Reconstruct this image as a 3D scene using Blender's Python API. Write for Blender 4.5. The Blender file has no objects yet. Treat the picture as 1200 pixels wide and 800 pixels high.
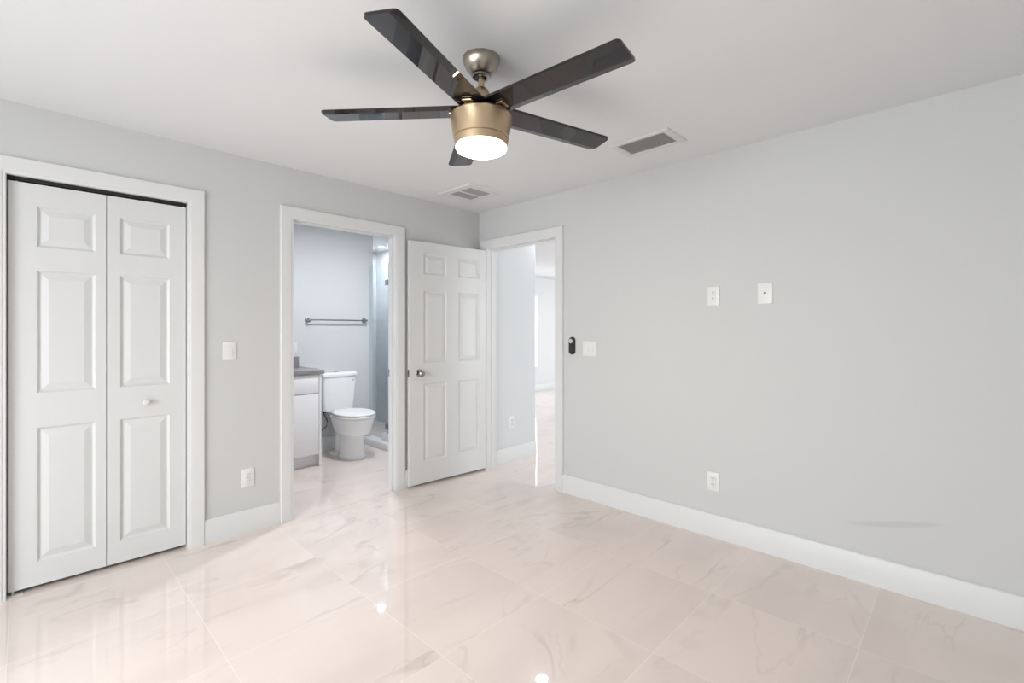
import bpy, bmesh, math, random
from mathutils import Vector, Matrix
C = bpy.context.scene
COL = C.collection
PI = math.pi

# ------------------------------------------------------------------ camera
cam_d = bpy.data.cameras.new('camera'); cam = bpy.data.objects.new('camera', cam_d); COL.objects.link(cam)
cam.location = (-3.0525, -3.3771, 1.3162)
cam.rotation_euler = (PI/2, 0, 0.76654 - PI/2)
cam_d.sensor_fit = 'HORIZONTAL'; cam_d.sensor_width = 36.0
cam_d.lens = 36.0*552.9/1200
cam_d.shift_x = 0.0
cam_d.shift_y = -(400-386.58)/1200
cam_d.clip_start = 0.03; cam_d.clip_end = 100
C.camera = cam

# ------------------------------------------------------------------ colour management
C.view_settings.view_transform = 'Standard'
C.view_settings.look = 'None'
C.view_settings.gamma = 1.0
C.view_settings.use_curve_mapping = False
C.view_settings.exposure = 0.15

# ------------------------------------------------------------------ world: pale overcast daylight
w = bpy.data.worlds.new('sky'); C.world = w; w.use_nodes = True
bg = w.node_tree.nodes['Background']
bg.inputs[0].default_value = (0.95, 0.97, 1.0, 1); bg.inputs[1].default_value = 1.6

# ------------------------------------------------------------------ light powers
P_WINDOW, P_FAN, P_BATH, P_SHOWER, P_HALL, P_LIVING = 246, 64.0, 26, 8, 5, 106

def area(name, loc, rot, sx, sy, power, col):
    l = bpy.data.lights.new(name, 'AREA'); l.shape = 'RECTANGLE'; l.size = sx; l.size_y = sy
    l.energy = power; l.color = col
    o = bpy.data.objects.new(name, l); COL.objects.link(o); o.location = loc; o.rotation_euler = rot
    return o
DAY = (1.0, 0.992, 0.99)
# daylight entering by the window of the bedroom (behind the camera) and the windows of the living room, plus a fill added for the hall
area('daylight_bedroom_window', (-5.75, -2.2, 1.75), (0, -math.radians(66), 0), 2.3, 3.4, P_WINDOW, DAY)
area('daylight_living_window', (3.9, 3.85, 1.6), (-math.radians(70), 0, 0), 1.5, 1.6, P_LIVING*.35, DAY)
area('daylight_patio_door', (7.9, 0.0, 1.2), (0, PI/2, 0), 2.0, 3.0, P_LIVING, DAY)
area('hall_wall_fill', (2.6, -4.95, 1.45), (PI/2, 0, 0), 2.2, 1.4, P_LIVING, DAY)  # added fill from an unseen side, brightens the hall wall

# ------------------------------------------------------------------ materials
def mat(name, col, rough=0.5, metal=0.0, spec=0.5, coat=0.0, ior=None, aniso=0.0, bump=None, emis=None):
    m = bpy.data.materials.new(name); m.use_nodes = True
    nt = m.node_tree; b = nt.nodes['Principled BSDF']
    b.inputs['Base Color'].default_value = (*col, 1)
    b.inputs['Roughness'].default_value = rough
    b.inputs['Metallic'].default_value = metal
    b.inputs['Specular IOR Level'].default_value = spec
    b.inputs['Coat Weight'].default_value = coat
    if ior: b.inputs['IOR'].default_value = ior
    if aniso:
        b.inputs['Anisotropic'].default_value = aniso
        t = nt.nodes.new('ShaderNodeTangent'); t.direction_type = 'RADIAL'; t.axis = 'Z'
        nt.links.new(t.outputs[0], b.inputs['Tangent'])
    if emis:
        b.inputs['Emission Color'].default_value = (*emis[0], 1); b.inputs['Emission Strength'].default_value = emis[1]
    # faint procedural tone variation, plus an optional bump
    tc = nt.nodes.new('ShaderNodeTexCoord'); n = nt.nodes.new('ShaderNodeTexNoise')
    n.inputs['Scale'].default_value = bump[0] if bump else 6.0
    n.inputs['Detail'].default_value = 4
    nt.links.new(tc.outputs['Object'], n.inputs['Vector'])
    if bump:
        bp = nt.nodes.new('ShaderNodeBump'); bp.inputs['Strength'].default_value = bump[1]; bp.inputs['Distance'].default_value = bump[2]
        nt.links.new(n.outputs['Fac'], bp.inputs['Height']); nt.links.new(bp.outputs[0], b.inputs['Normal'])
    else:
        mr = nt.nodes.new('ShaderNodeMapRange'); mr.inputs['To Min'].default_value = max(0, rough-0.03); mr.inputs['To Max'].default_value = min(1, rough+0.03)
        nt.links.new(n.outputs['Fac'], mr.inputs['Value']); nt.links.new(mr.outputs[0], b.inputs['Roughness'])
    return m

def glass_mat(name, tint=(0.94, 0.97, 0.98)):
    m = bpy.data.materials.new(name); m.use_nodes = True; nt = m.node_tree
    for n in list(nt.nodes):
        if n.type == 'BSDF_PRINCIPLED': nt.nodes.remove(n)
    out = nt.nodes['Material Output']
    tr = nt.nodes.new('ShaderNodeBsdfTransparent'); tr.inputs[0].default_value = (*tint, 1)
    gl = nt.nodes.new('ShaderNodeBsdfGlossy'); gl.inputs['Roughness'].default_value = 0.0
    fr = nt.nodes.new('ShaderNodeFresnel'); fr.inputs[0].default_value = 1.45
    mx = nt.nodes.new('ShaderNodeMixShader')
    ge = nt.nodes.new('ShaderNodeNewGeometry'); inv = nt.nodes.new('ShaderNodeMath'); inv.operation = 'SUBTRACT'; inv.inputs[0].default_value = 1.0
    mu = nt.nodes.new('ShaderNodeMath'); mu.operation = 'MULTIPLY'
    nt.links.new(ge.outputs['Backfacing'], inv.inputs[1]); nt.links.new(inv.outputs[0], mu.inputs[0]); nt.links.new(fr.outputs[0], mu.inputs[1])
    nt.links.new(mu.outputs[0], mx.inputs[0]); nt.links.new(tr.outputs[0], mx.inputs[1]); nt.links.new(gl.outputs[0], mx.inputs[2])
    nt.links.new(mx.outputs[0], out.inputs[0])
    return m

M = {}
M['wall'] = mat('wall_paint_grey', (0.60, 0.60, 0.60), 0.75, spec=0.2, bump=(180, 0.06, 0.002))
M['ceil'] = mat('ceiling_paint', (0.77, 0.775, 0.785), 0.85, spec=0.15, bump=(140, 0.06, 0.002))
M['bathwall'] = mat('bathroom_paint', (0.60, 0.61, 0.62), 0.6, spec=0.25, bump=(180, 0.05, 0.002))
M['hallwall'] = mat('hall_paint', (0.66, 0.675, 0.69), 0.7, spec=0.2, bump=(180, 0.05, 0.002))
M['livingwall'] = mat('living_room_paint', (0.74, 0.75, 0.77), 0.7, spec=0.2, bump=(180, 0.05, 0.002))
M['trim'] = mat('trim_paint_white', (0.71, 0.71, 0.71), 0.38, spec=0.4)
M['door'] = mat('door_paint_white', (0.675, 0.675, 0.675), 0.40, spec=0.4, bump=(60, 0.05, 0.001))
M['plastic'] = mat('white_plastic', (0.76, 0.76, 0.755), 0.35)
M['slot'] = mat('dark_slot', (0.03, 0.03, 0.03), 0.6)
M['screw'] = mat('screw_steel', (0.55, 0.55, 0.55), 0.35, metal=0.9)
M['black'] = mat('black_plastic', (0.02, 0.02, 0.02), 0.4)
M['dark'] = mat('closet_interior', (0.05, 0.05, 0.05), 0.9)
M['track'] = mat('track_black', (0.012, 0.012, 0.012), 0.8)
M['greybtn'] = mat('grey_button', (0.62, 0.62, 0.62), 0.4)
M['brass'] = mat('brushed_champagne_nickel', (0.60, 0.455, 0.30), 0.32, metal=1.0, aniso=0.75)
M['nickel'] = mat('brushed_nickel', (0.38, 0.34, 0.28), 0.28, metal=1.0, aniso=0.75)
M['satin'] = mat('satin_nickel', (0.36, 0.36, 0.36), 0.25, metal=1.0)
M['blade'] = mat('gloss_dark_blade', (0.013, 0.010, 0.011), 0.03, spec=0.5, ior=1.55)
M['bladeedge'] = mat('dark_blade_edge', (0.02, 0.018, 0.018), 0.3)
M['ceramic'] = mat('white_ceramic', (0.87, 0.875, 0.88), 0.12, coat=0.3)
M['lid'] = mat('seat_plastic', (0.82, 0.82, 0.82), 0.25)
M['cabinet'] = mat('white_lacquer', (0.82, 0.82, 0.83), 0.3)
M['counter'] = mat('grey_quartz', (0.25, 0.24, 0.245), 0.25)
M['vent'] = mat('vent_white_metal', (0.70, 0.70, 0.70), 0.5)
M['louvre'] = mat('vent_grey_louvre', (0.34, 0.34, 0.34), 0.5)
M['louvre2'] = mat('register_louvre', (0.75, 0.75, 0.75), 0.5)
M['vent_mid'] = mat('register_duct', (0.46, 0.46, 0.46), 0.8)
M['vent_dark'] = mat('vent_duct_dark', (0.16, 0.16, 0.16), 0.9)
M['glass'] = glass_mat('clear_glass')
M['glassedge'] = mat('glass_edge_tint', (0.40, 0.48, 0.60), 0.1)
M['hose'] = mat('braided_hose', (0.12, 0.12, 0.13), 0.5, metal=0.4)
M['screen'] = mat('window_frame_white', (0.78, 0.78, 0.78), 0.4)

def lamp_mat(name, col, st):
    m = bpy.data.materials.new(name); m.use_nodes = True; nt = m.node_tree
    b = nt.nodes['Principled BSDF']; b.inputs['Base Color'].default_value = (0.8, 0.8, 0.8, 1)
    b.inputs['Emission Color'].default_value = (*col, 1); b.inputs['Emission Strength'].default_value = st
    return m
M['fanlamp'] = lamp_mat('warm_diffuser', (1.0, 0.80, 0.58), P_FAN)
M['downlight'] = lamp_mat('cool_diffuser', (0.93, 0.96, 1.0), 25)

def marble():
    m = bpy.data.materials.new('polished_marble_tile'); m.use_nodes = True; nt = m.node_tree; N = nt.nodes; L = nt.links
    b = N['Principled BSDF']; b.inputs['Roughness'].default_value = 0.045; b.inputs['IOR'].default_value = 1.95
    tc = N.new('ShaderNodeTexCoord'); sx = N.new('ShaderNodeSeparateXYZ'); L.new(tc.outputs['Object'], sx.inputs[0])
    def math_(op, a, b2=None, c=None):
        n = N.new('ShaderNodeMath'); n.operation = op
        for i, v in enumerate((a, b2, c)):
            if v is None: continue
            if isinstance(v, (int, float)): n.inputs[i].default_value = v
            else: L.new(v, n.inputs[i])
        return n.outputs[0]
    PX, PY = 0.61, 0.60
    u = math_('DIVIDE', math_('ADD', sx.outputs[0], 0.045), PX); v = math_('DIVIDE', math_('ADD', sx.outputs[1], 2.457), PY)
    fu, fv = math_('FLOOR', u), math_('FLOOR', v)
    du = math_('MULTIPLY', math_('PINGPONG', u, 0.5), PX); dv = math_('MULTIPLY', math_('PINGPONG', v, 0.5), PY)
    g = math_('LESS_THAN', math_('MINIMUM', du, dv), 0.0013)
    # every tile takes its own piece of the stone
    cb = N.new('ShaderNodeCombineXYZ'); L.new(fu, cb.inputs[0]); L.new(fv, cb.inputs[1])
    wn = N.new('ShaderNodeTexWhiteNoise'); wn.noise_dimensions = '2D'; L.new(cb.outputs[0], wn.inputs['Vector'])
    sc = N.new('ShaderNodeVectorMath'); sc.operation = 'SCALE'; sc.inputs['Scale'].default_value = 9.0; L.new(wn.outputs['Color'], sc.inputs[0])
    ad = N.new('ShaderNodeVectorMath'); ad.operation = 'ADD'; L.new(tc.outputs['Object'], ad.inputs[0]); L.new(sc.outputs[0], ad.inputs[1])
    rt = N.new('ShaderNodeMapping'); rt.inputs['Rotation'].default_value = (0, 0, 0.5); rt.inputs['Scale'].default_value = (0.45, 1.25, 1.0); L.new(ad.outputs[0], rt.inputs[0])
    def vein(scale, width, dist):
        n = N.new('ShaderNodeTexNoise'); n.inputs['Scale'].default_value = scale; n.inputs['Detail'].default_value = 4; n.inputs['Roughness'].default_value = 0.5
        n.inputs['Distortion'].default_value = dist; L.new(rt.outputs[0], n.inputs['Vector'])
        a = math_('ABSOLUTE', math_('SUBTRACT', n.outputs['Fac'], 0.5))
        r = N.new('ShaderNodeMapRange'); r.interpolation_type = 'SMOOTHSTEP'
        r.inputs['From Min'].default_value = 0; r.inputs['From Max'].default_value = width
        r.inputs['To Min'].default_value = 1; r.inputs['To Max'].default_value = 0
        L.new(a, r.inputs['Value']); return r.outputs[0]
    v1 = vein(1.15, 0.016, 0.7); v2 = vein(2.3, 0.012, 0.5); v3 = vein(0.9, 0.09, 0.3)
    pt = N.new('ShaderNodeTexNoise'); pt.inputs['Scale'].default_value = 2.6; L.new(ad.outputs[0], pt.inputs['Vector'])
    pr = N.new('ShaderNodeMapRange'); pr.inputs['From Min'].default_value = 0.36; pr.inputs['From Max'].default_value = 0.62; L.new(pt.outputs['Fac'], pr.inputs['Value'])
    tot = math_('ADD', math_('MULTIPLY', math_('MULTIPLY', v1, pr.outputs[0]), 0.48), math_('ADD', math_('MULTIPLY', math_('MULTIPLY', v2, pr.outputs[0]), 0.28), math_('MULTIPLY', v3, 0.20)))
    mx = N.new('ShaderNodeMix'); mx.data_type = 'RGBA'; L.new(math_('MINIMUM', tot, 1.0), mx.inputs[0])
    mx.inputs[6].default_value = (0.79, 0.69, 0.645, 1); mx.inputs[7].default_value = (0.56, 0.48, 0.445, 1)
    mg = N.new('ShaderNodeMix'); mg.data_type = 'RGBA'; L.new(math_('MULTIPLY', g, 0.55), mg.inputs[0]); L.new(mx.outputs[2], mg.inputs[6]); mg.inputs[7].default_value = (0.92, 0.88, 0.85, 1)
    L.new(mg.outputs[2], b.inputs['Base Color'])
    rg = math_('ADD', math_('MULTIPLY', g, 0.15), 0.022); L.new(rg, b.inputs['Roughness'])
    bn = N.new('ShaderNodeTexNoise'); bn.inputs['Scale'].default_value = 3.0; bn.inputs['Detail'].default_value = 1; L.new(tc.outputs['Object'], bn.inputs['Vector'])
    bp = N.new('ShaderNodeBump'); bp.inputs['Strength'].default_value = 0.03; bp.inputs['Distance'].default_value = 0.02
    L.new(bn.outputs['Fac'], bp.inputs['Height']); L.new(bp.outputs[0], b.inputs['Normal'])
    return m
M['floor'] = marble()

def shower_tile():
    m = bpy.data.materials.new('shower_tile_grey'); m.use_nodes = True; nt = m.node_tree; N = nt.nodes; L = nt.links
    b = N['Principled BSDF']; b.inputs['Roughness'].default_value = 0.18
    tc = N.new('ShaderNodeTexCoord'); n = N.new('ShaderNodeTexNoise'); n.inputs['Scale'].default_value = 1.6; n.inputs['Detail'].default_value = 5; n.inputs['Distortion'].default_value = 0.8
    L.new(tc.outputs['Object'], n.inputs['Vector'])
    r = N.new('ShaderNodeValToRGB'); r.color_ramp.elements[0].position = 0.35; r.color_ramp.elements[0].color = (0.56, 0.58, 0.60, 1)
    r.color_ramp.elements[1].position = 0.65; r.color_ramp.elements[1].color = (0.65, 0.67, 0.69, 1)
    L.new(n.outputs['Fac'], r.inputs[0]); L.new(r.outputs[0], b.inputs['Base Color'])
    return m
M['tile'] = shower_tile()

def stained_wall():
    # the grey paint, with one faint grey scuff low on the wall
    m = M['wall'].copy(); m.name = 'wall_paint_grey_scuffed'; nt = m.node_tree; N = nt.nodes; L = nt.links
    b = N['Principled BSDF']; tc = N.new('ShaderNodeTexCoord')
    mp = N.new('ShaderNodeMapping'); mp.inputs['Location'].default_value = (0, 3.11, -0.335); L.new(tc.outputs['Object'], mp.inputs[0])
    s = N.new('ShaderNodeSeparateXYZ'); L.new(mp.outputs[0], s.inputs[0])
    def q(op, a, c):
        n = N.new('ShaderNodeMath'); n.operation = op
        for i, v in enumerate((a, c)):
            if isinstance(v, (int, float)): n.inputs[i].default_value = v
            else: L.new(v, n.inputs[i])
        return n.outputs[0]
    zz = q('ADD', s.outputs[2], q('MULTIPLY', s.outputs[1], 0.26))
    d = q('ADD', q('POWER', q('DIVIDE', q('ABSOLUTE', s.outputs[1], 0), 0.20), 2), q('POWER', q('DIVIDE', q('ABSOLUTE', zz, 0), 0.018), 2))
    r = N.new('ShaderNodeMapRange'); r.interpolation_type = 'SMOOTHSTEP'; r.inputs['From Min'].default_value = 0.1; r.inputs['From Max'].default_value = 1.3
    r.inputs['To Min'].default_value = 1; r.inputs['To Max'].default_value = 0; L.new(d, r.inputs['Value'])
    mx = N.new('ShaderNodeMix'); mx.data_type = 'RGBA'; L.new(q('MULTIPLY', r.outputs[0], 0.5), mx.inputs[0])
    mx.inputs[6].default_value = (0.60, 0.60, 0.60, 1); mx.inputs[7].default_value = (0.46, 0.46, 0.47, 1)
    L.new(mx.outputs[2], b.inputs['Base Color'])
    return m
M['wallright'] = stained_wall()

# ------------------------------------------------------------------ mesh helpers
class MB:
    def __init__(s): s.b = bmesh.new()
    def box(s, x0, y0, z0, x1, y1, z1, bev=0.0, seg=2):
        t = bmesh.new(); bmesh.ops.create_cube(t, size=1)
        for v in t.verts: v.co = Vector(((x0+x1)/2+v.co.x*(x1-x0), (y0+y1)/2+v.co.y*(y1-y0), (z0+z1)/2+v.co.z*(z1-z0)))
        if bev: bmesh.ops.bevel(t, geom=t.edges[:], offset=bev, segments=seg, affect='EDGES', profile=0.5)
        s._merge(t); return s
    def _merge(s, t, mtx=None):
        if mtx: t.transform(mtx)
        me = bpy.data.meshes.new('tmp'); t.to_mesh(me); t.free(); s.b.from_mesh(me); bpy.data.meshes.remove(me)
    def lathe(s, prof, seg=48, mtx=None, cap=True):
        t = bmesh.new(); rings = []
        for r, z in prof:
            if r < 1e-6: rings.append([t.verts.new((0, 0, z))])
            else: rings.append([t.verts.new((r*math.cos(2*PI*i/seg), r*math.sin(2*PI*i/seg), z)) for i in range(seg)])
        for a, c in zip(rings, rings[1:]):
            for i in range(seg):
                j = (i+1) % seg
                if len(a) == 1 and len(c) == 1: continue
                if len(a) == 1: t.faces.new((a[0], c[j], c[i]))
                elif len(c) == 1: t.faces.new((a[i], a[j], c[0]))
                else: t.faces.new((a[i], a[j], c[j], c[i]))
        if cap:
            for r in (rings[0], rings[-1]):
                if len(r) > 2: t.faces.new(r)
        bmesh.ops.recalc_face_normals(t, faces=t.faces[:])
        s._merge(t, mtx); return s
    def loft(s, rings, cap=True):
        t = bmesh.new(); R = [[t.verts.new(p) for p in r] for r in rings]; n = len(R[0])
        for a, c in zip(R, R[1:]):
            for i in range(n):
                j = (i+1) % n; t.faces.new((a[i], a[j], c[j], c[i]))
        if cap: t.faces.new(R[0]); t.faces.new(R[-1])
        bmesh.ops.recalc_face_normals(t, faces=t.faces[:])
        s._merge(t); return s
    def tube(s, pts, r, seg=10):
        pts = [Vector(p) for p in pts]; rings = []
        for i, p in enumerate(pts):
            d = (pts[min(i+1, len(pts)-1)] - pts[max(i-1, 0)]).normalized()
            up = Vector((0, 0, 1)) if abs(d.z) < 0.9 else Vector((1, 0, 0))
            a = d.cross(up).normalized(); c = d.cross(a)
            rings.append([p + r*(math.cos(2*PI*k/seg)*a + math.sin(2*PI*k/seg)*c) for k in range(seg)])
        return s.loft(rings)
    def build(s, name, m, parent=None, smooth=True, mtx=None):
        if mtx: s.b.transform(mtx)
        me = bpy.data.meshes.new(name); s.b.to_mesh(me); s.b.free()
        for x in (m if isinstance(m, (list, tuple)) else [m]): me.materials.append(x)
        if smooth:
            me.shade_smooth()
            me.set_sharp_from_angle(angle=math.radians(32))
        o = bpy.data.objects.new(name, me); COL.objects.link(o)
        if parent: o.parent = parent
        return o

def tag(o, label, cat, group=None, kind=None):
    o['label'] = label; o['category'] = cat
    if group: o['group'] = group
    if kind: o['kind'] = kind
    return o
def struct(o, label=None, cat=None):
    o['kind'] = 'structure'
    if label: o['label'] = label
    if cat: o['category'] = cat
    return o
def empty(name, loc, rz=0):
    o = bpy.data.objects.new(name, None); COL.objects.link(o); o.location = loc; o.rotation_euler = (0, 0, rz); o.empty_display_size = 0.05
    return o
def children(o): return [c for c in bpy.data.objects if c.parent == o]
def copy_tree(o, parent=None):
    c = o.copy(); COL.objects.link(c)
    if parent: c.parent = parent
    for ch in children(o): copy_tree(ch, c)
    return c

H = 2.44
T = 0.10   # thickness of the wall with the closet and the bathroom
# ------------------------------------------------------------------ floor and ceiling
struct(MB().box(-5.12, -4.75, -0.12, 8.2, 4.0, 0.0).build('floor', M['floor'], smooth=False), 'polished cream marble tile floor with thin pale joints', 'floor')
struct(MB().box(-5.12, -4.75, H, 8.2, 4.0, H+0.12).build('ceiling', M['ceil'], smooth=False), 'smooth white painted ceiling', 'ceiling')

# ------------------------------------------------------------------ walls
def wall_xz(name, m, y0, y1, xa, xb, holes, label):
    """wall running along x; holes = (x0, x1, z0, z1)"""
    b = MB(); x = xa
    for (h0, h1, z0, z1) in sorted(holes):
        if h0 > x: b.box(x, y0, 0, h0, y1, H)
        if z0 > 0: b.box(h0, y0, 0, h1, y1, z0)
        if z1 < H: b.box(h0, y0, z1, h1, y1, H)
        x = h1
    if xb > x: b.box(x, y0, 0, xb, y1, H)
    return struct(b.build(name, m, smooth=False), label, 'wall')
def wall_yz(name, m, x0, x1, ya, yb, holes, label):
    b = MB(); y = ya
    for (h0, h1, z0, z1) in sorted(holes):
        if h0 > y: b.box(x0, y, 0, x1, h0, H)
        if z0 > 0: b.box(x0, h0, 0, x1, h1, z0)
        if z1 < H: b.box(x0, h0, z1, x1, h1, H)
        y = h1
    if yb > y: b.box(x0, y, 0, x1, yb, H)
    return struct(b.build(name, m, smooth=False), label, 'wall')

CL0, CL1, CLT = -3.106, -2.362, 2.080       # closet opening
BA0, BA1, BAT = -1.745, -0.929, 2.085       # bathroom opening
EN0, EN1, ENT = -0.936, -0.115, 2.078       # entry opening, along y
wall_xz('wall_left', M['wall'], 0, T, -5.0, 0.12, [(CL0-.02, CL1+.02, 0, CLT+.02), (BA0-.02, BA1+.02, 0, BAT+.02)], 'light grey wall with the closet and the bathroom doorway')
wall_yz('wall_right', M['wallright'], 0, 0.12, -4.6, 0.0, [(EN0-.02, EN1+.02, 0, ENT+.02)], 'long light grey wall on the right with the hall doorway')
wall_yz('wall_window', M['wall'], -5.12, -5.0, -4.6, T, [(-3.45, -0.95, 0.04, 2.12)], 'light grey wall with the glazed bedroom opening')
wall_xz('wall_back', M['wall'], -4.72, -4.60, -5.12, 8.2, [(1.5, 3.7, 0.75, 2.12)], 'light grey wall behind the viewer')
# closet shell
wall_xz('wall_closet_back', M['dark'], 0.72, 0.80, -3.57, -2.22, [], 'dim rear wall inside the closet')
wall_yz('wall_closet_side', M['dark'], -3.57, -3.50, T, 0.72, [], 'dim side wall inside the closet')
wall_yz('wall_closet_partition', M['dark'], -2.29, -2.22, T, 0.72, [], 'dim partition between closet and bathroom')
# bathroom shell
wall_xz('wall_bathroom_back', M['bathwall'], 1.69, 1.80, -2.14, -0.168, [], 'white bathroom wall behind the toilet')
wall_yz('wall_bathroom_side', M['bathwall'], -2.22, -2.10, T, 1.80, [], 'white bathroom wall beside the vanity')
wall_yz('wall_shower_end', M['tile'], -0.288, -0.168, 1.80, 2.90, [], 'grey tiled wall of the shower recess')
wall_xz('wall_shower_back', M['tile'], 2.80, 2.92, -0.168, 0.60, [], 'grey tiled rear wall of the shower')
wall_yz('wall_shower_side', M['tile'], 0.52, 0.60, T, 2.80, [], 'grey tiled long wall of the shower')
wall_xz('wall_bathroom_front', M['bathwall'], T, T+0.012, BA1+0.06, 0.52, [], 'white inner face of the bathroom front wall')
# hall and living room
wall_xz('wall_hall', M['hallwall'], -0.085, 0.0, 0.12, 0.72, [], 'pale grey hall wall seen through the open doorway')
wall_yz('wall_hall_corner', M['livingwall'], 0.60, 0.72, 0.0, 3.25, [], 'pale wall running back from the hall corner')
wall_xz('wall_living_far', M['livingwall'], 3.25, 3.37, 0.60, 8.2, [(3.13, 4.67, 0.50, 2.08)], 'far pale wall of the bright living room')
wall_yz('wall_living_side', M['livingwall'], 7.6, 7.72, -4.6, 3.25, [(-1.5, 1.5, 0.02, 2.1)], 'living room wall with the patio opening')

# ------------------------------------------------------------------ windows
def window(name, x0, x1, y, z0, z1, rz, loc, label):
    """local: window in the xz plane, thickness along y"""
    r = empty(name, loc, rz); struct(r, label, 'window')
    f = MB(); t = 0.045
    f.box(x0, -0.03, z0, x0+t, 0.03, z1, .004); f.box(x1-t, -0.03, z0, x1, 0.03, z1, .004)
    f.box(x0+t, -0.03, z0, x1-t, 0.03, z0+t, .004); f.box(x0+t, -0.03, z1-t, x1-t, 0.03, z1, .004)
    m_ = (x0+x1)/2; f.box(m_-.025, -0.025, z0+t, m_+.025, 0.025, z1-t, .004)
    f.build('window_frame', M['screen'], r)
    MB().box(x0+t, -.003, z0+t, m_-.025, .003, z1-t).build('pane', M['glass'], r, False)
    MB().box(m_+.025, -.003, z0+t, x1-t, .003, z1-t).build('pane', M['glass'], r, False)
    return r
window('window_1', -1.25, 1.25, 0, 0.04, 2.12, PI/2, (-5.06, -2.20, 0), 'white framed sliding glass opening of the bedroom')
window('hall_fill_window', -1.1, 1.1, 0, 0.75, 2.12, 0, (2.6, -4.66, 0), 'unseen white framed window added to light the hall wall')  # made-up opening, lets the added fill reach the hall wall
window('window_2', -0.77, 0.77, 0, 0.50, 2.08, 0, (3.90, 3.281, 0), 'white framed window in the far living room wall')
window('window_3', -1.50, 1.50, 0, 0.02, 2.10, PI/2, (7.66, 0, 0), 'white framed patio door of the living room')

# ------------------------------------------------------------------ casings (mitred profile around three sides) and jamb linings
PROF = [(0.0, 0.0), (0.0, 0.009), (0.003, 0.012), (0.012, 0.012), (0.016, 0.015), (0.076, 0.019), (0.082, 0.019), (0.086, 0.015), (0.086, 0.0)]
def casing(name, a0, a1, top, rz, loc, label, jt, sides=True):
    b = bmesh.new(); cols = []
    # stations: foot left, mitre left, mitre right, foot right ; u outward from opening, d out of the wall (local -y)
    for st in range(4):
        c = []
        for u, d in PROF:
            if st == 0: p = (a0-u, -d, 0.0)
            elif st == 1: p = (a0-u, -d, top+u)
            elif st == 2: p = (a1+u, -d, top+u)
            else: p = (a1+u, -d, 0.0)
            c.append(b.verts.new(p))
        cols.append(c)
    n = len(PROF)
    for c0, c1 in zip(cols, cols[1:]):
        for i in range(n):
            j = (i+1) % n; b.faces.new((c0[i], c0[j], c1[j], c1[i]))
    b.faces.new(cols[0]); b.faces.new(cols[3])
    bmesh.ops.recalc_face_normals(b, faces=b.faces[:])
    w_ = MB(); w_.b.free(); w_.b = b
    # lining of the opening
    w_.box(a0-.02, 0.0, 0, a0, jt, top+.02); w_.box(a1, 0.0, 0, a1+.02, jt, top+.02); w_.box(a0, 0.0, top, a1, jt, top+.02)
    o = w_.build(name, M['trim'], None, True); o.location = loc; o.rotation_euler = (0, 0, rz)
    return struct(o, label, 'door casing')
RR = -PI/2   # local -y  ->  world -x ; local x -> world -y
c1 = casing('trim_1', CL0, CL1, CLT, 0, (0, 0, 0), 'white painted casing around the closet', T)
c2 = casing('trim_2', BA0, BA1, BAT, 0, (0, 0, 0), 'white painted casing around the bathroom doorway', T)
c3 = casing('trim_3', -EN1, -EN0, ENT, RR, (0, 0, 0), 'white painted casing around the hall doorway', 0.12)
# door stops on the linings
MB().box(BA0, .035, 0, BA0+.01, .07, BAT-.01).box(BA1-.010, .035, 0, BA1, .07, BAT-.01).box(BA0, .035, BAT-.01, BA1, .07, BAT).build('door_stop', M['trim'], c2)
MB().box(-EN1, .045, 0, -EN1+.010, .08, ENT-.01).box(-EN0-.010, .045, 0, -EN0, .08, ENT-.01).box(-EN1, .045, ENT-.01, -EN0, .08, ENT).build('door_stop', M['trim'], c3)
sp = MB().box(BA1-.0025, .074, .93, BA1+.001, .098, .99, .0008).build('strike_plate', M['satin'], c2); sp['label'] = 'small dark metal strike plate'

# ------------------------------------------------------------------ baseboards
def bb(name, segs, label):
    """segs: ('x', x0, x1, y, out) or ('y', y0, y1, x, out)"""
    b = MB(); PF = [(0, 0), (0.0145, 0), (0.0145, 0.132), (0.011, 0.138), (0.011, 0.144), (0.007, 0.148), (0, 0.148)]
    for k, a, c, q, s in segs:
        r = []
        for t in (a, c):
            r.append([((t, q+s*d, z) if k == 'x' else (q+s*d, t, z)) for d, z in PF])
        b.loft(r)
    return struct(b.build(name, M['trim'], None, True), label, 'baseboard')
bb('baseboard_left', [('x', -5.0, CL0-.086, 0, -1), ('x', CL1+.086, BA0-.086, 0, -1), ('x', BA1+.086, 0.0, 0, -1)], 'white baseboard along the closet and bathroom wall')
bb('baseboard_right', [('y', -4.6, EN0-.086, 0, -1)], 'tall white baseboard along the right wall')
bb('baseboard_window', [('y', -4.6, -3.45, -5.0, 1), ('y', -0.95, 0, -5.0, 1)], 'white baseboard below the window')
bb('baseboard_back', [('x', -5.0, 0, -4.6, 1)], 'white baseboard behind the viewer')
bb('baseboard_hall', [('x', 0.122, 0.7195, -0.085, -1), ('y', -0.085, 3.25, 0.7200, 1)], 'white baseboard along the hall wall')
bb('baseboard_living', [('x', 0.75, 7.6, 3.25, -1)], 'white baseboard on the far living room wall')
bb('baseboard_bathroom', [('x', -1.06, -0.30, 1.69, -1)], 'white baseboard behind the toilet')

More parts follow.
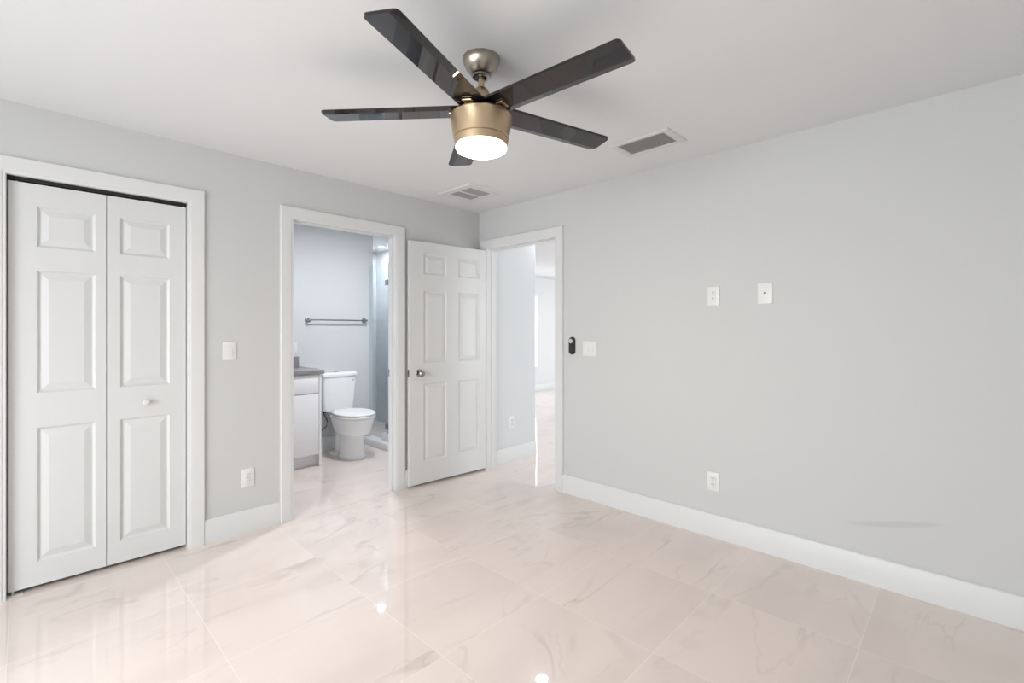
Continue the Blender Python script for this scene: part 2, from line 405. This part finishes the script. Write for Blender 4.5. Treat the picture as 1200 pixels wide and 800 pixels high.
# ------------------------------------------------------------------ panel doors
def panel_slab(mb, x0, x1, z0, z1, y0, y1, panels, both=True):
    """slab with its front at y0 (facing -y) and raised panels given as (xa, xb, za, zb)"""
    t = bmesh.new()
    xs = sorted({x0, x1, *[p[0] for p in panels], *[p[1] for p in panels]}); zs = sorted({z0, z1, *[p[2] for p in panels], *[p[3] for p in panels]})
    def side(y, sgn):
        vg = {}
        def V(x, z, yy):
            k = (round(x, 5), round(z, 5), round(yy, 5))
            if k not in vg: vg[k] = t.verts.new((x, yy, z))
            return vg[k]
        for i in range(len(xs)-1):
            for j in range(len(zs)-1):
                xa, xb, za, zb = xs[i], xs[i+1], zs[j], zs[j+1]
                pn = [p for p in panels if abs(p[0]-xa) < 1e-6 and abs(p[2]-za) < 1e-6 and abs(p[1]-xb) < 1e-6 and abs(p[3]-zb) < 1e-6]
                if not pn:
                    t.faces.new((V(xa, za, y), V(xb, za, y), V(xb, zb, y), V(xa, zb, y))); continue
                steps = [(0, 0), (.003, .005), (.011, .011), (.015, .011), (.045, .0025)]
                pr = None
                for ins, dep in steps:
                    yy = y + sgn*dep
                    q = [V(xa+ins, za+ins, yy), V(xb-ins, za+ins, yy), V(xb-ins, zb-ins, yy), V(xa+ins, zb-ins, yy)]
                    if pr:
                        for k in range(4):
                            t.faces.new((pr[k], pr[(k+1) % 4], q[(k+1) % 4], q[k]))
                    pr = q
                t.faces.new(pr)
    side(y0, 1)
    if both: side(y1, -1)
    else: 
        t.faces.new([t.verts.new(p) for p in ((x0, y1, z0), (x1, y1, z0), (x1, y1, z1), (x0, y1, z1))])
    for q in (((x0, y0, z0), (x0, y1, z0), (x0, y1, z1), (x0, y0, z1)), ((x1, y0, z0), (x1, y1, z0), (x1, y1, z1), (x1, y0, z1)),
              ((x0, y0, z0), (x1, y0, z0), (x1, y1, z0), (x0, y1, z0)), ((x0, y0, z1), (x1, y0, z1), (x1, y1, z1), (x0, y1, z1))):
        t.faces.new([t.verts.new(p) for p in q])
    bmesh.ops.remove_doubles(t, verts=t.verts[:], dist=1e-5)
    bmesh.ops.recalc_face_normals(t, faces=t.faces[:])
    mb._merge(t)

# closet bifold door
bf = empty('door_1', (-2.733, 0.02, 0)); struct(bf, 'white two leaf bifold closet door with raised panels', 'closet door')
def leaf(x0, x1, px0, px1):
    m_ = MB(); o = -2.733
    panel_slab(m_, x0-o, x1-o, 0.022, 2.055, 0.0, 0.032, [(px0-o, px1-o, .14, .82), (px0-o, px1-o, .997, 1.618), (px0-o, px1-o, 1.738, 1.945)])
    return m_.build('door_leaf', M['door'], bf, False)
lf = leaf(-3.102, -2.7325, -3.001, -2.776)
rf = leaf(-2.7295, -2.366, -2.673, -2.446)
MB().lathe([(0.0, 0), (.010, 0), (.010, .008), (.008, .012), (.016, .018), (.0175, .024), (.015, .030), (.008, .033), (0, .033)], 24, Matrix.Translation((-2.559+2.733, 0.0, 0.905)) @ Matrix.Rotation(PI/2, 4, 'X'), False).build('door_knob', M['trim'], rf)
# black top track with its two white pivots, and the floor pivot bracket
tk = MB().box(CL0+.001-bf.location.x, -.004, 2.062, CL1-.001-bf.location.x, .040, 2.0795).build('track', M['track'], bf, False); tk['label'] = 'black overhead track'
MB().lathe([(0, 0), (.005, 0), (.005, .01), (0, .01)], 12, Matrix.Translation((-3.072+2.733, .016, 2.053))).build('pivot_pin', M['plastic'], bf)
MB().lathe([(0, 0), (.005, 0), (.005, .01), (0, .01)], 12, Matrix.Translation((-2.376+2.733, .016, 2.053))).build('pivot_pin', M['plastic'], bf)
MB().box(-3.104+2.733, -.012, 0.0005, -3.05+2.733, .035, .004).box(-3.088+2.733, .010, .004, -3.080+2.733, .018, .021).build('floor_bracket', M['greybtn'], bf, False)

# open six panel door
a = Vector((-.030, -.1185)); bq = Vector((-.816, -.054)); ud = (bq-a).normalized()
ang = math.atan2(ud.y, ud.x)      # local +x runs from the hinge to the free edge; the face seen lies at local +y
door = empty('door_2', (-.0145, -.1198, 0), ang); struct(door, 'white six panel door standing open beside the bathroom', 'door')
m_ = MB()
off = (Vector((-.037, -.118)) - Vector((-.0145, -.1198))).dot(ud)
U0, U1 = 0.006, 0.79+off
pans = []
for ua, ub in ((.061+off, .298+off), (.425+off, .655+off)):
    for za, zb in ((.20, .863), (1.04, 1.65), (1.79, 1.965)): pans.append((ua, ub, za, zb))
panel_slab(m_, U0, U1, 0.020, 2.062, -0.035, 0.0, pans)
m_.build('door_panel', M['door'], door, False)
def knob(side):
    k = MB(); s = 1 if side > 0 else -1
    mt = Matrix.Translation((.702+off, 0.0 if s > 0 else -.035, .955)) @ Matrix.Rotation(-s*PI/2, 4, 'X')
    k.lathe([(0, 0), (.032, 0), (.032, .004), (.028, .008), (.012, .010), (.011, .030), (.022, .036), (.027, .048), (.026, .058), (.018, .066), (0, .067)], 32, mt, False)
    return k.build('door_knob', M['satin'], door)
knob(1); knob(-1)
MB().box(U1-.001, -.029, .925, U1+.0015, -.006, .985, .0005).box(U1, -.022, .948, U1+.008, -.013, .962, .001).build('latch_plate', M['satin'], door)
for z in (.30, 1.06, 1.82):
    MB().lathe([(0, -.045), (.0055, -.045), (.0055, .045), (0, .045)], 12, Matrix.Translation((0.0, -.0355, z)), False).box(0.0, -.036, z-.042, U0+.0015, -.004, z+.042).build('hinge', M['satin'], door)

# ------------------------------------------------------------------ wall plates
def on_left(x, z): return (x, 0.0, z), 0
def on_right(y, z): return (0.0, y, z), RR
def plate(r, w_, h):
    MB().box(-w_/2, -.0065, -h/2, w_/2, -.0002, h/2, .0028, 2).build('cover_plate', M['plastic'], r)
def disc(mb, x, z, rad, y0, y1, seg=16):
    mb.lathe([(0, 0), (rad, 0), (rad, y1-y0), (0, y1-y0)], seg, Matrix.Translation((x, y1, z)) @ Matrix.Rotation(PI/2, 4, 'X'), False); return mb
def outlet(pos, rz, label, group=None):
    r = empty('wall_outlet', pos, rz); tag(r, label, 'outlet', group); plate(r, .076, .120)
    for s in (-1, 1):
        zc = s*.0195
        rc = MB().box(-.0165, -.0095, zc-.0145, .0165, -.006, zc+.0145, .003, 3).build('receptacle', M['plastic'], r)
        MB().box(-.0075, -.0100, zc-.001, -.0050, -.0092, zc+.008).build('slot', M['slot'], rc, False)
        MB().box(.0050, -.0100, zc+.0005, .0075, -.0092, zc+.007).build('slot', M['slot'], rc, False)
        disc(MB(), 0, zc-.008, .0032, -.0100, -.0092).build('ground_hole', M['slot'], rc)
    disc(MB(), 0, 0, .003, -.0080, -.0062).build('screw', M['screw'], r)
    return r
outlet(*on_left(-2.031, .355), 'white duplex outlet low on the wall between closet and bathroom')
outlet(*on_right(-2.220, 1.532), 'white duplex outlet high on the right wall beside the cable plate')
outlet(*on_right(-2.217, .353), 'white duplex outlet low on the right wall above the baseboard')
outlet((.357, -.085, .393), 0, 'white duplex outlet low on the hall wall through the doorway')
outlet((-1.085, 1.69, 1.125), 0, 'white outlet on the bathroom wall above the vanity backsplash')
def switch(pos, rz, n, label):
    r = empty('light_switch', pos, rz); tag(r, label, 'light switch'); plate(r, .076 if n == 1 else .122, .118)
    for k in range(n):
        xc = 0 if n == 1 else (-.023, .023)[k]
        MB().box(xc-.0175, -.0082, -.034, xc+.0175, -.006, .034, .001).build('switch_frame', M['plastic'], r)
        rk = MB().loft([[(xc+sx, y, z) for sx in (-.0155,)] + [(xc+.0155, y, z)] + [(xc+.0155, -.0075, z), (xc-.0155, -.0075, z)] for y, z in ((-.0125, -.031), (-.0095, 0), (-.0085, .031))])
        rk.build('rocker', M['plastic'], r, False)
        for z in (-.048, .048): disc(MB(), xc, z, .0028, -.0076, -.0062).build('screw', M['plastic'], r)
    return r
switch(*on_left(-2.139, 1.185), 1, 'white single rocker switch on the wall right of the closet')
switch(*on_right(-1.273, 1.173), 2, 'white double rocker switch beside the black fan remote')
# cable plate
pos, rz = on_right(-2.520, 1.533)
r = empty('cable_plate', pos, rz); tag(r, 'blank white cable plate with one small dark jack, right wall', 'wall plate'); plate(r, .082, .124)
MB().box(-.017, -.0078, -.033, .017, -.006, .033, .0008).build('insert', M['plastic'], r)
disc(disc(MB(), 0, .002, .0062, -.0115, -.0076), 0, .002, .0045, -.015, -.0115).build('jack', M['hose'], r)
for z in (-.048, .048): disc(MB(), 0, z, .003, -.0078, -.0062).build('screw', M['plastic'], r)
# fan remote in its wall cradle
pos, rz = on_right(-1.112, 1.191)
r = empty('remote_control', pos, rz); tag(r, 'black capsule shaped fan remote on the wall beside the hall doorway', 'remote control')
def capsule(w2, h2, y0, y1, ch=0.003):
    def ring(w_, h_, y):
        p = []
        for k in range(24):
            t = PI*k/23; p.append((w_*math.cos(t), y, h_-w_+w_*math.sin(t)))
        for k in range(24):
            t = PI+PI*k/23; p.append((w_*math.cos(t), y, -(h_-w_)+w_*math.sin(t)))
        return p
    return [ring(w2, h2, y1), ring(w2, h2, y0+ch), ring(w2-ch, h2-ch, y0)]
MB().loft(capsule(.027, .070, -.012, -.0003)).build('wall_cradle', M['black'], r)
MB().loft(capsule(.024, .0665, -.026, -.012, .004)).build('handset', M['black'], r)
bt = disc(MB(), -.001, .038, .0175, -.0285, -.026, 28).build('button_ring', M['greybtn'], r); bt['label'] = 'round light grey button'
disc(MB(), -.001, .038, .0055, -.0295, -.0285, 20).build('centre_button', M['screw'], r)
for k in range(3): MB().box(-.010, -.0272, -.002-.016*k-.004, .010, -.0258, -.002-.016*k+.004, .0006).build('button', M['slot'], r)

# ------------------------------------------------------------------ ceiling vents
v = empty('ceiling_vent', (-.502, -.450, H)); tag(v, 'square white ceiling diffuser nearest the room corner', 'vent')
o1 = .195; i1 = .122
def fr(mb, ox, oy, ix, iy, z0, z1):
    # bevelled frame ring
    rg = lambda x, y, z: [(-x, -y, z), (x, -y, z), (x, y, z), (-x, y, z)]
    mb.loft([rg(ox, oy, z1), rg(ox, oy, z1-.003), rg(ox-.012, oy-.012, z0), rg(ix+.006, iy+.006, z0), rg(ix, iy, z0+.004), rg(ix, iy, z1)], False); return mb
fr(MB(), .185, .205, .112, .125, -.012, -.0005).build('frame', M['vent'], v, False)
MB().box(-.114, -.127, -.003, .114, .127, -.001).build('duct_opening', M['vent_dark'], v, False)
MB().box(-.112, -.011, -.0115, .112, .011, -.003).build('centre_bar', M['vent'], v, False)
for s in (-1, 1):
    for k in range(5):
        y = s*(.024 + k*.0215); 
        MB().loft([[(x, y-.009, -.0050), (x, y+.009, -.0110), (x, y+.009, -.0100), (x, y-.009, -.0040)] for x in (-.111, .111)]).build('louvre', M['louvre'], v, False)
v = empty('air_register', (-.446, -1.994, H)); tag(v, 'rectangular white supply register with grey louvres beside the fan', 'vent')
fr(MB(), .128, .192, .087, .146, -.010, -.0005).build('frame', M['vent'], v, False)
MB().box(-.089, -.148, -.003, .089, .148, -.001).build('duct_opening', M['vent_mid'], v, False)
for k in range(8):
    x = -.076 + k*.0218
    MB().loft([[(x-.007, y, -.0110), (x+.006, y, -.0045), (x+.006, y, -.0035), (x-.007, y, -.0100)] for y in (-.145, .145)]).build('louvre', M['louvre2'], v, False)
for s in (-1, 1): disc(MB(), 0, 0, .004, 0, .002).build('screw', M['screw'], v, True, Matrix.Translation((0, s*.168, -.0095)) @ Matrix.Rotation(PI/2, 4, 'X'))

# ------------------------------------------------------------------ ceiling fan
fan = empty('ceiling_fan', (-1.7315, -1.928, H)); tag(fan, 'brushed nickel ceiling fan with five glossy dark blades and a lit round lamp', 'ceiling fan')
Z = lambda z: z-H
MB().lathe([(0, Z(2.4395)), (.077, Z(2.4395)), (.077, Z(2.432)), (.072, Z(2.415)), (.060, Z(2.392)), (.046, Z(2.375)), (.040, Z(2.370)), (.036, Z(2.368)), (.034, Z(2.371)), (0, Z(2.371))], 64, None, False).build('canopy', M['nickel'], fan)
MB().lathe([(0.017, Z(2.371)), (.034, Z(2.371)), (.037, Z(2.368)), (.037, Z(2.362)), (.030, Z(2.360)), (.017, Z(2.362))], 48, None, False).build('canopy_ring', M['satin'], fan)
MB().lathe([(0, Z(2.372)), (.0125, Z(2.372)), (.0125, Z(2.30)), (0, Z(2.30))], 32, None, False).build('downrod', M['brass'], fan)
MB().lathe([(0, Z(2.316)), (.021, Z(2.316)), (.031, Z(2.306)), (.038, Z(2.285)), (.044, Z(2.250)), (.044, Z(2.206)), (0, Z(2.206))], 48, None, False).build('yoke_cover', M['brass'], fan)
hs = MB().lathe([(0, Z(2.206)), (.112, Z(2.206)), (.123, Z(2.203)), (.1275, Z(2.196)), (.1265, Z(2.180)), (.115, Z(2.110)), (.1115, Z(2.1075)), (.0, Z(2.1075))], 96, None, False).build('motor_housing', M['brass'], fan)
MB().lathe([(0, Z(2.1075)), (.108, Z(2.1075)), (.108, Z(2.1045)), (.1130, Z(2.1045)), (.1085, Z(2.077)), (.105, Z(2.075)), (0, Z(2.075))], 96, None, False).build('light_ring', M['brass'], fan)
lm = MB().lathe([(0, Z(2.0755)), (.1045, Z(2.0755)), (.1045, Z(2.068)), (.101, Z(2.061)), (.090, Z(2.056)), (.060, Z(2.052)), (0, Z(2.051))], 64, None, False).build('lamp_diffuser', M['fanlamp'], fan); lm['label'] = 'glowing white round lamp'
def blade(deg):
    """blade along local +x, folded along a line near its leading edge"""
    R0, R1, wd, th = .045, .660, .127, .0100
    # half outline: straight sides, rounded tip corners ; v across (-wd/2 .. wd/2)
    cr = .018; fold = wd/2-.030
    sl = math.tan(math.radians(8.0))
    def zof(vv): return -sl*vv + (max(0.0, vv-fold)/.030)*.0070     # underside: pitched, chamfered along the leading edge
    def ztop(vv): return -sl*vv + th
    vs = [-wd/2 + cr*(1-math.cos(PI/2*k/5)) for k in range(6)] + [fold-.0001] + [wd/2 - cr + cr*math.sin(PI/2*k/5) for k in range(6)]
    vs = sorted(set(round(q, 5) for q in vs))
    def xtip(vv):
        e = wd/2-abs(vv)
        return R1 if e >= cr else R1 - cr + math.sqrt(max(0, cr*cr-(cr-e)**2))
    def xroot(vv): return R0
    b = bmesh.new(); lo, hi = [], []
    for vv in vs:
        taper = 0.70
        rows_l, rows_h = [], []
        for s_ in (0, .22, .5, 1):
            x = xroot(vv) + (xtip(vv)-xroot(vv))*s_
            wf = 1.0
            rows_l.append(b.verts.new((x, vv*wf, zof(vv*wf)))); rows_h.append(b.verts.new((x, vv*wf, ztop(vv*wf))))
        lo.append(rows_l); hi.append(rows_h)
    for i in range(len(vs)-1):
        for j in range(3):
            f = b.faces.new((lo[i][j], lo[i][j+1], lo[i+1][j+1], lo[i+1][j]))
            b.faces.new((hi[i][j], hi[i+1][j], hi[i+1][j+1], hi[i][j+1]))
        b.faces.new((lo[i][0], lo[i+1][0], hi[i+1][0], hi[i][0])); b.faces.new((lo[i][3], hi[i][3], hi[i+1][3], lo[i+1][3]))
    for j in range(3):
        b.faces.new((lo[0][j], hi[0][j], hi[0][j+1], lo[0][j+1])); b.faces.new((lo[-1][j], lo[-1][j+1], hi[-1][j+1], hi[-1][j]))
    bmesh.ops.recalc_face_normals(b, faces=b.faces[:])
    q = MB(); q.b.free(); q.b = b
    o = q.build('blade', M['blade'], fan, False, Matrix.Translation((0, 0, Z(2.2190))) @ Matrix.Rotation(math.radians(deg), 4, 'Z'))
    # short metal bracket gripping the root from below
    k = MB().box(.098, -.022, -.008, .133, .022, -.0005, .003).build('blade_bracket', M['brass'], fan, True, Matrix.Translation((0, 0, Z(2.2190))) @ Matrix.Rotation(math.radians(deg), 4, 'Z') @ Matrix.Rotation(math.radians(-8), 4, 'X'))
for d in (-158.5, -86.0, -14.0, 58.0, 130.0): blade(d)

# ------------------------------------------------------------------ downlights
def downlight(x, y, rad, power, label, col=(0.93, 0.96, 1.0)):
    r = empty('ceiling_light', (x, y, H)); tag(r, label, 'ceiling light')
    MB().lathe([(rad, -.0003), (rad+.018, -.0003), (rad+.016, -.006), (rad+.002, -.008), (rad, -.004)], 40, None, False).build('trim_ring', M['trim'], r)
    MB().lathe([(0, -.0005), (rad, -.0005), (rad, -.003), (0, -.003)], 40, None, False).build('diffuser', M['downlight'], r)
    l = bpy.data.lights.new('ceiling_light_lamp', 'AREA'); l.shape = 'DISK'; l.size = rad*2; l.energy = power; l.color = col; l.spread = math.radians(180)
    o = bpy.data.objects.new('ceiling_light_lamp', l); COL.objects.link(o); o.location = (0, 0, -.012); o.parent = r
    return r
downlight(.31, 2.30, .042, P_SHOWER, 'small round recessed light over the shower')
downlight(-.80, .45, .075, P_BATH, 'round recessed light over the bathroom floor')
downlight(.815, -.10, .06, P_HALL, 'round recessed light at the hall corner')
downlight(3.5, .8, .075, P_HALL*2, 'round recessed light in the middle of the living room')

# ------------------------------------------------------------------ bathroom: vanity, counter
van = empty('vanity_cabinet', (-1.49, 1.40, 0)); tag(van, 'white handleless vanity cabinet under the grey counter', 'cabinet')
ox, oy = 1.49, -1.40
def vb(n, m, *a, bev=0.0, parent=van):
    x0, y0, z0, x1, y1, z1 = a
    return MB().box(x0+ox, y0+oy, z0, x1+ox, y1+oy, z1, bev).build(n, m, parent)
vb('body', M['cabinet'], -1.925, 1.142, .12, -1.064, 1.685, .893)
sd = vb('side_panel', M['cabinet'], -1.063, 1.118, 0.001, -1.043, 1.685, .893)
vb('toe_kick', M['cabinet'], -1.925, 1.19, 0.001, -1.064, 1.21, .12)
for x0, x1 in ((-1.925, -1.497), (-1.493, -1.067)):
    vb('drawer_front', M['cabinet'], x0, 1.120, .712, x1, 1.141, .889, bev=.001)
    vb('door', M['cabinet'], x0, 1.120, .122, x1, 1.141, .704, bev=.001)
ct = empty('vanity_counter', (-1.49, 1.40, .894)); tag(ct, 'grey quartz counter with short backsplash on the vanity', 'countertop')
MB().box(-1.935+ox, 1.103+oy, 0, -1.018+ox, 1.688+oy, .040, .002).build('slab', M['counter'], ct)
MB().box(-1.935+ox, 1.668+oy, .0405, -1.036+ox, 1.688+oy, .145, .002).build('backsplash', M['counter'], ct)
# ------------------------------------------------------------------ toilet
to = empty('toilet', (-.672, 1.40, 0)); tag(to, 'white two piece toilet with closed oval seat beside the vanity', 'toilet')
def egg(hw, yf, yb, z, n=40, cx=0, p=2.3):
    yc = yf + (yb-yf)*0.55; z = z*1.045; r = []
    for k in range(n):
        t = 2*PI*k/n; c, s = math.cos(t), math.sin(t)
        x = hw*math.copysign(abs(c)**(2/p), c); y = (yb-yc if s > 0 else yc-yf)*math.copysign(abs(s)**(2/p), s)
        r.append((cx+x, yc+y-1.40, z))
    return r
MB().loft([egg(.122, 1.050, 1.40, 0.001), egg(.122, 1.050, 1.40, .018), egg(.112, 1.065, 1.38, .028), egg(.106, 1.07, 1.37, .14), egg(.106, 1.065, 1.37, .20), egg(.114, 1.05, 1.38, .225), egg(.148, .99, 1.43, .250), egg(.160, .97, 1.45, .275), egg(.172, .95, 1.47, .325), egg(.185, .932, 1.48, .370), egg(.188, .925, 1.48, .405), egg(.183, .93, 1.475, .412)]).build('bowl', M['ceramic'], to)
# rear deck and trapway bulge
MB().loft([egg(.075, 1.34, 1.56, .32, p=4), egg(.09, 1.38, 1.64, .39, p=4), egg(.12, 1.40, 1.66, .425, p=4)]).loft([egg(.112, 1.30, 1.58, .001, p=3), egg(.108, 1.31, 1.57, .02, p=3), egg(.070, 1.31, 1.52, .04, p=3), egg(.062, 1.30, 1.52, .20, p=3), egg(.078, 1.30, 1.57, .33, p=3)]).build('rear_deck', M['ceramic'], to)
MB().loft([egg(.191, .922, 1.425, .4125, p=2.2), egg(.194, .918, 1.428, .417, p=2.2), egg(.194, .918, 1.428, .426, p=2.2), egg(.189, .923, 1.425, .431, p=2.2)]).build('seat', M['lid'], to)
MB().loft([egg(.187, .925, 1.425, .434, p=2.2), egg(.193, .918, 1.43, .438, p=2.2), egg(.193, .918, 1.43, .448, p=2.2), egg(.185, .927, 1.425, .455, p=2.2), egg(.127, .99, 1.39, .458, p=2.2)]).build('seat_lid', M['lid'], to)
for s in (-1, 1):
    MB().box(s*.075-.02, .03, .4510, s*.075+.02, .06, .474, .006).build('seat_hinge', M['lid'], to)
    MB().lathe([(0, 0), (.014, 0), (.012, .012), (0, .018)], 20, Matrix.Translation((s*.127, 1.30-1.40, .001)), False).build('bolt_cap', M['satin'] if s > 0 else M['ceramic'], to)
def rr(w2, y0, y1, z, rad=.03):
    p = []
    for (cx, cy, a0) in ((w2-rad, y1-rad, 0), (-w2+rad, y1-rad, PI/2), (-w2+rad, y0+rad, PI), (w2-rad, y0+rad, 1.5*PI)):
        for k in range(7): t = a0+PI/2*k/6; p.append((cx+rad*math.cos(t), cy+rad*math.sin(t)-1.40, z))
    return p
MB().loft([rr(.155, 1.52, 1.665, .446), rr(.170, 1.508, 1.67, .458), rr(.183, 1.494, 1.675, .62), rr(.190, 1.488, 1.678, .812)]).build('tank', M['ceramic'], to)
MB().loft([rr(.194, 1.484, 1.682, .813), rr(.202, 1.474, 1.686, .822), rr(.202, 1.474, 1.686, .846), rr(.196, 1.482, 1.684, .858), rr(.17, 1.50, 1.675, .862)]).build('tank_lid', M['ceramic'], to)
MB().lathe([(0, .8615), (.022, .8615), (.022, .867), (.018, .869), (0, .869)], 28, Matrix.Translation((0, .18, 0)), False).build('flush_button', M['satin'], to)
lg = MB().box(.140, 1.4875-1.40, .765, .162, 1.4895-1.40, .771, .0008).build('maker_mark', M['satin'], to); lg['label'] = 'tiny grey mark on the tank'
# supply hose from the wall valve
pts = []
P = [(-.125, .19, .45), (-.135, .19, .42), (-.115, .19, .38), (-.090, .20, .33), (-.092, .22, .275), (-.13, .24, .235), (-.19, .25, .225), (-.24, .262, .235)]
MB().tube(P, .0065).build('supply_hose', M['hose'], to)
MB().lathe([(0, 0), (.017, 0), (.017, .020), (0, .020)], 16, Matrix.Translation((-.125, .19, .428)), False).build('hose_nut', M['black'], to)
MB().tube([(-.24, .289, .235), (-.24, .245, .235)], .011).tube([(-.24, .26, .235), (-.24, .26, .26)], .008).build('stop_valve', M['satin'], to)

# ------------------------------------------------------------------ towel bar
tb = empty('towel_bar', (-.61, 1.69, 1.425)); tag(tb, 'satin nickel towel bar on the bathroom wall above the toilet', 'towel bar')
MB().tube([(-.335, -.060, 0), (.335, -.060, 0)], .0075, 16).build('bar', M['satin'], tb)
for s in (-1, 1):
    MB().box(s*.325-.012, -.070, -.012, s*.325+.012, -.006, .012, .002).box(s*.325-.024, -.007, -.024, s*.325+.024, -.0003, .024, .002).build('bracket', M['satin'], tb)

# ------------------------------------------------------------------ shower: curb, glass
cb = empty('shower_curb', (-.24, 1.0, 0)); tag(cb, 'low pale curb at the shower entrance', 'shower curb')
MB().box(-.062, -.87, .001, .072, .69, .072, .004).build('lower_step', M['cabinet'], cb)
MB().box(.012, -.87, .0725, .070, .41, .150, .003).build('raised_sill', M['cabinet'], cb)
sg = empty('shower_screen', (-.2, 1.0, 0)); tag(sg, 'clear frameless shower glass with two dark hinges', 'shower screen')
gp = MB().box(-.024, .265, .152, -.014, .688, 2.06).build('fixed_pane', M['glass'], sg, False)
gd = MB().box(-.024, -.62, .160, -.014, .258, 2.06).build('glass_door', M['glass'], sg, False)
eg = MB().box(-.0245, .2605, .160, -.0135, .2645, 2.06).build('glass_edge', M['glassedge'], sg, False); eg['label'] = 'bluish polished glass edge'
for z in (.235, 1.845):
    MB().box(-.036, .215, z-.030, -.024, .310, z+.030, .002).box(-.014, .215, z-.030, -.002, .310, z+.030, .002).build('glass_hinge', M['satin'], sg)
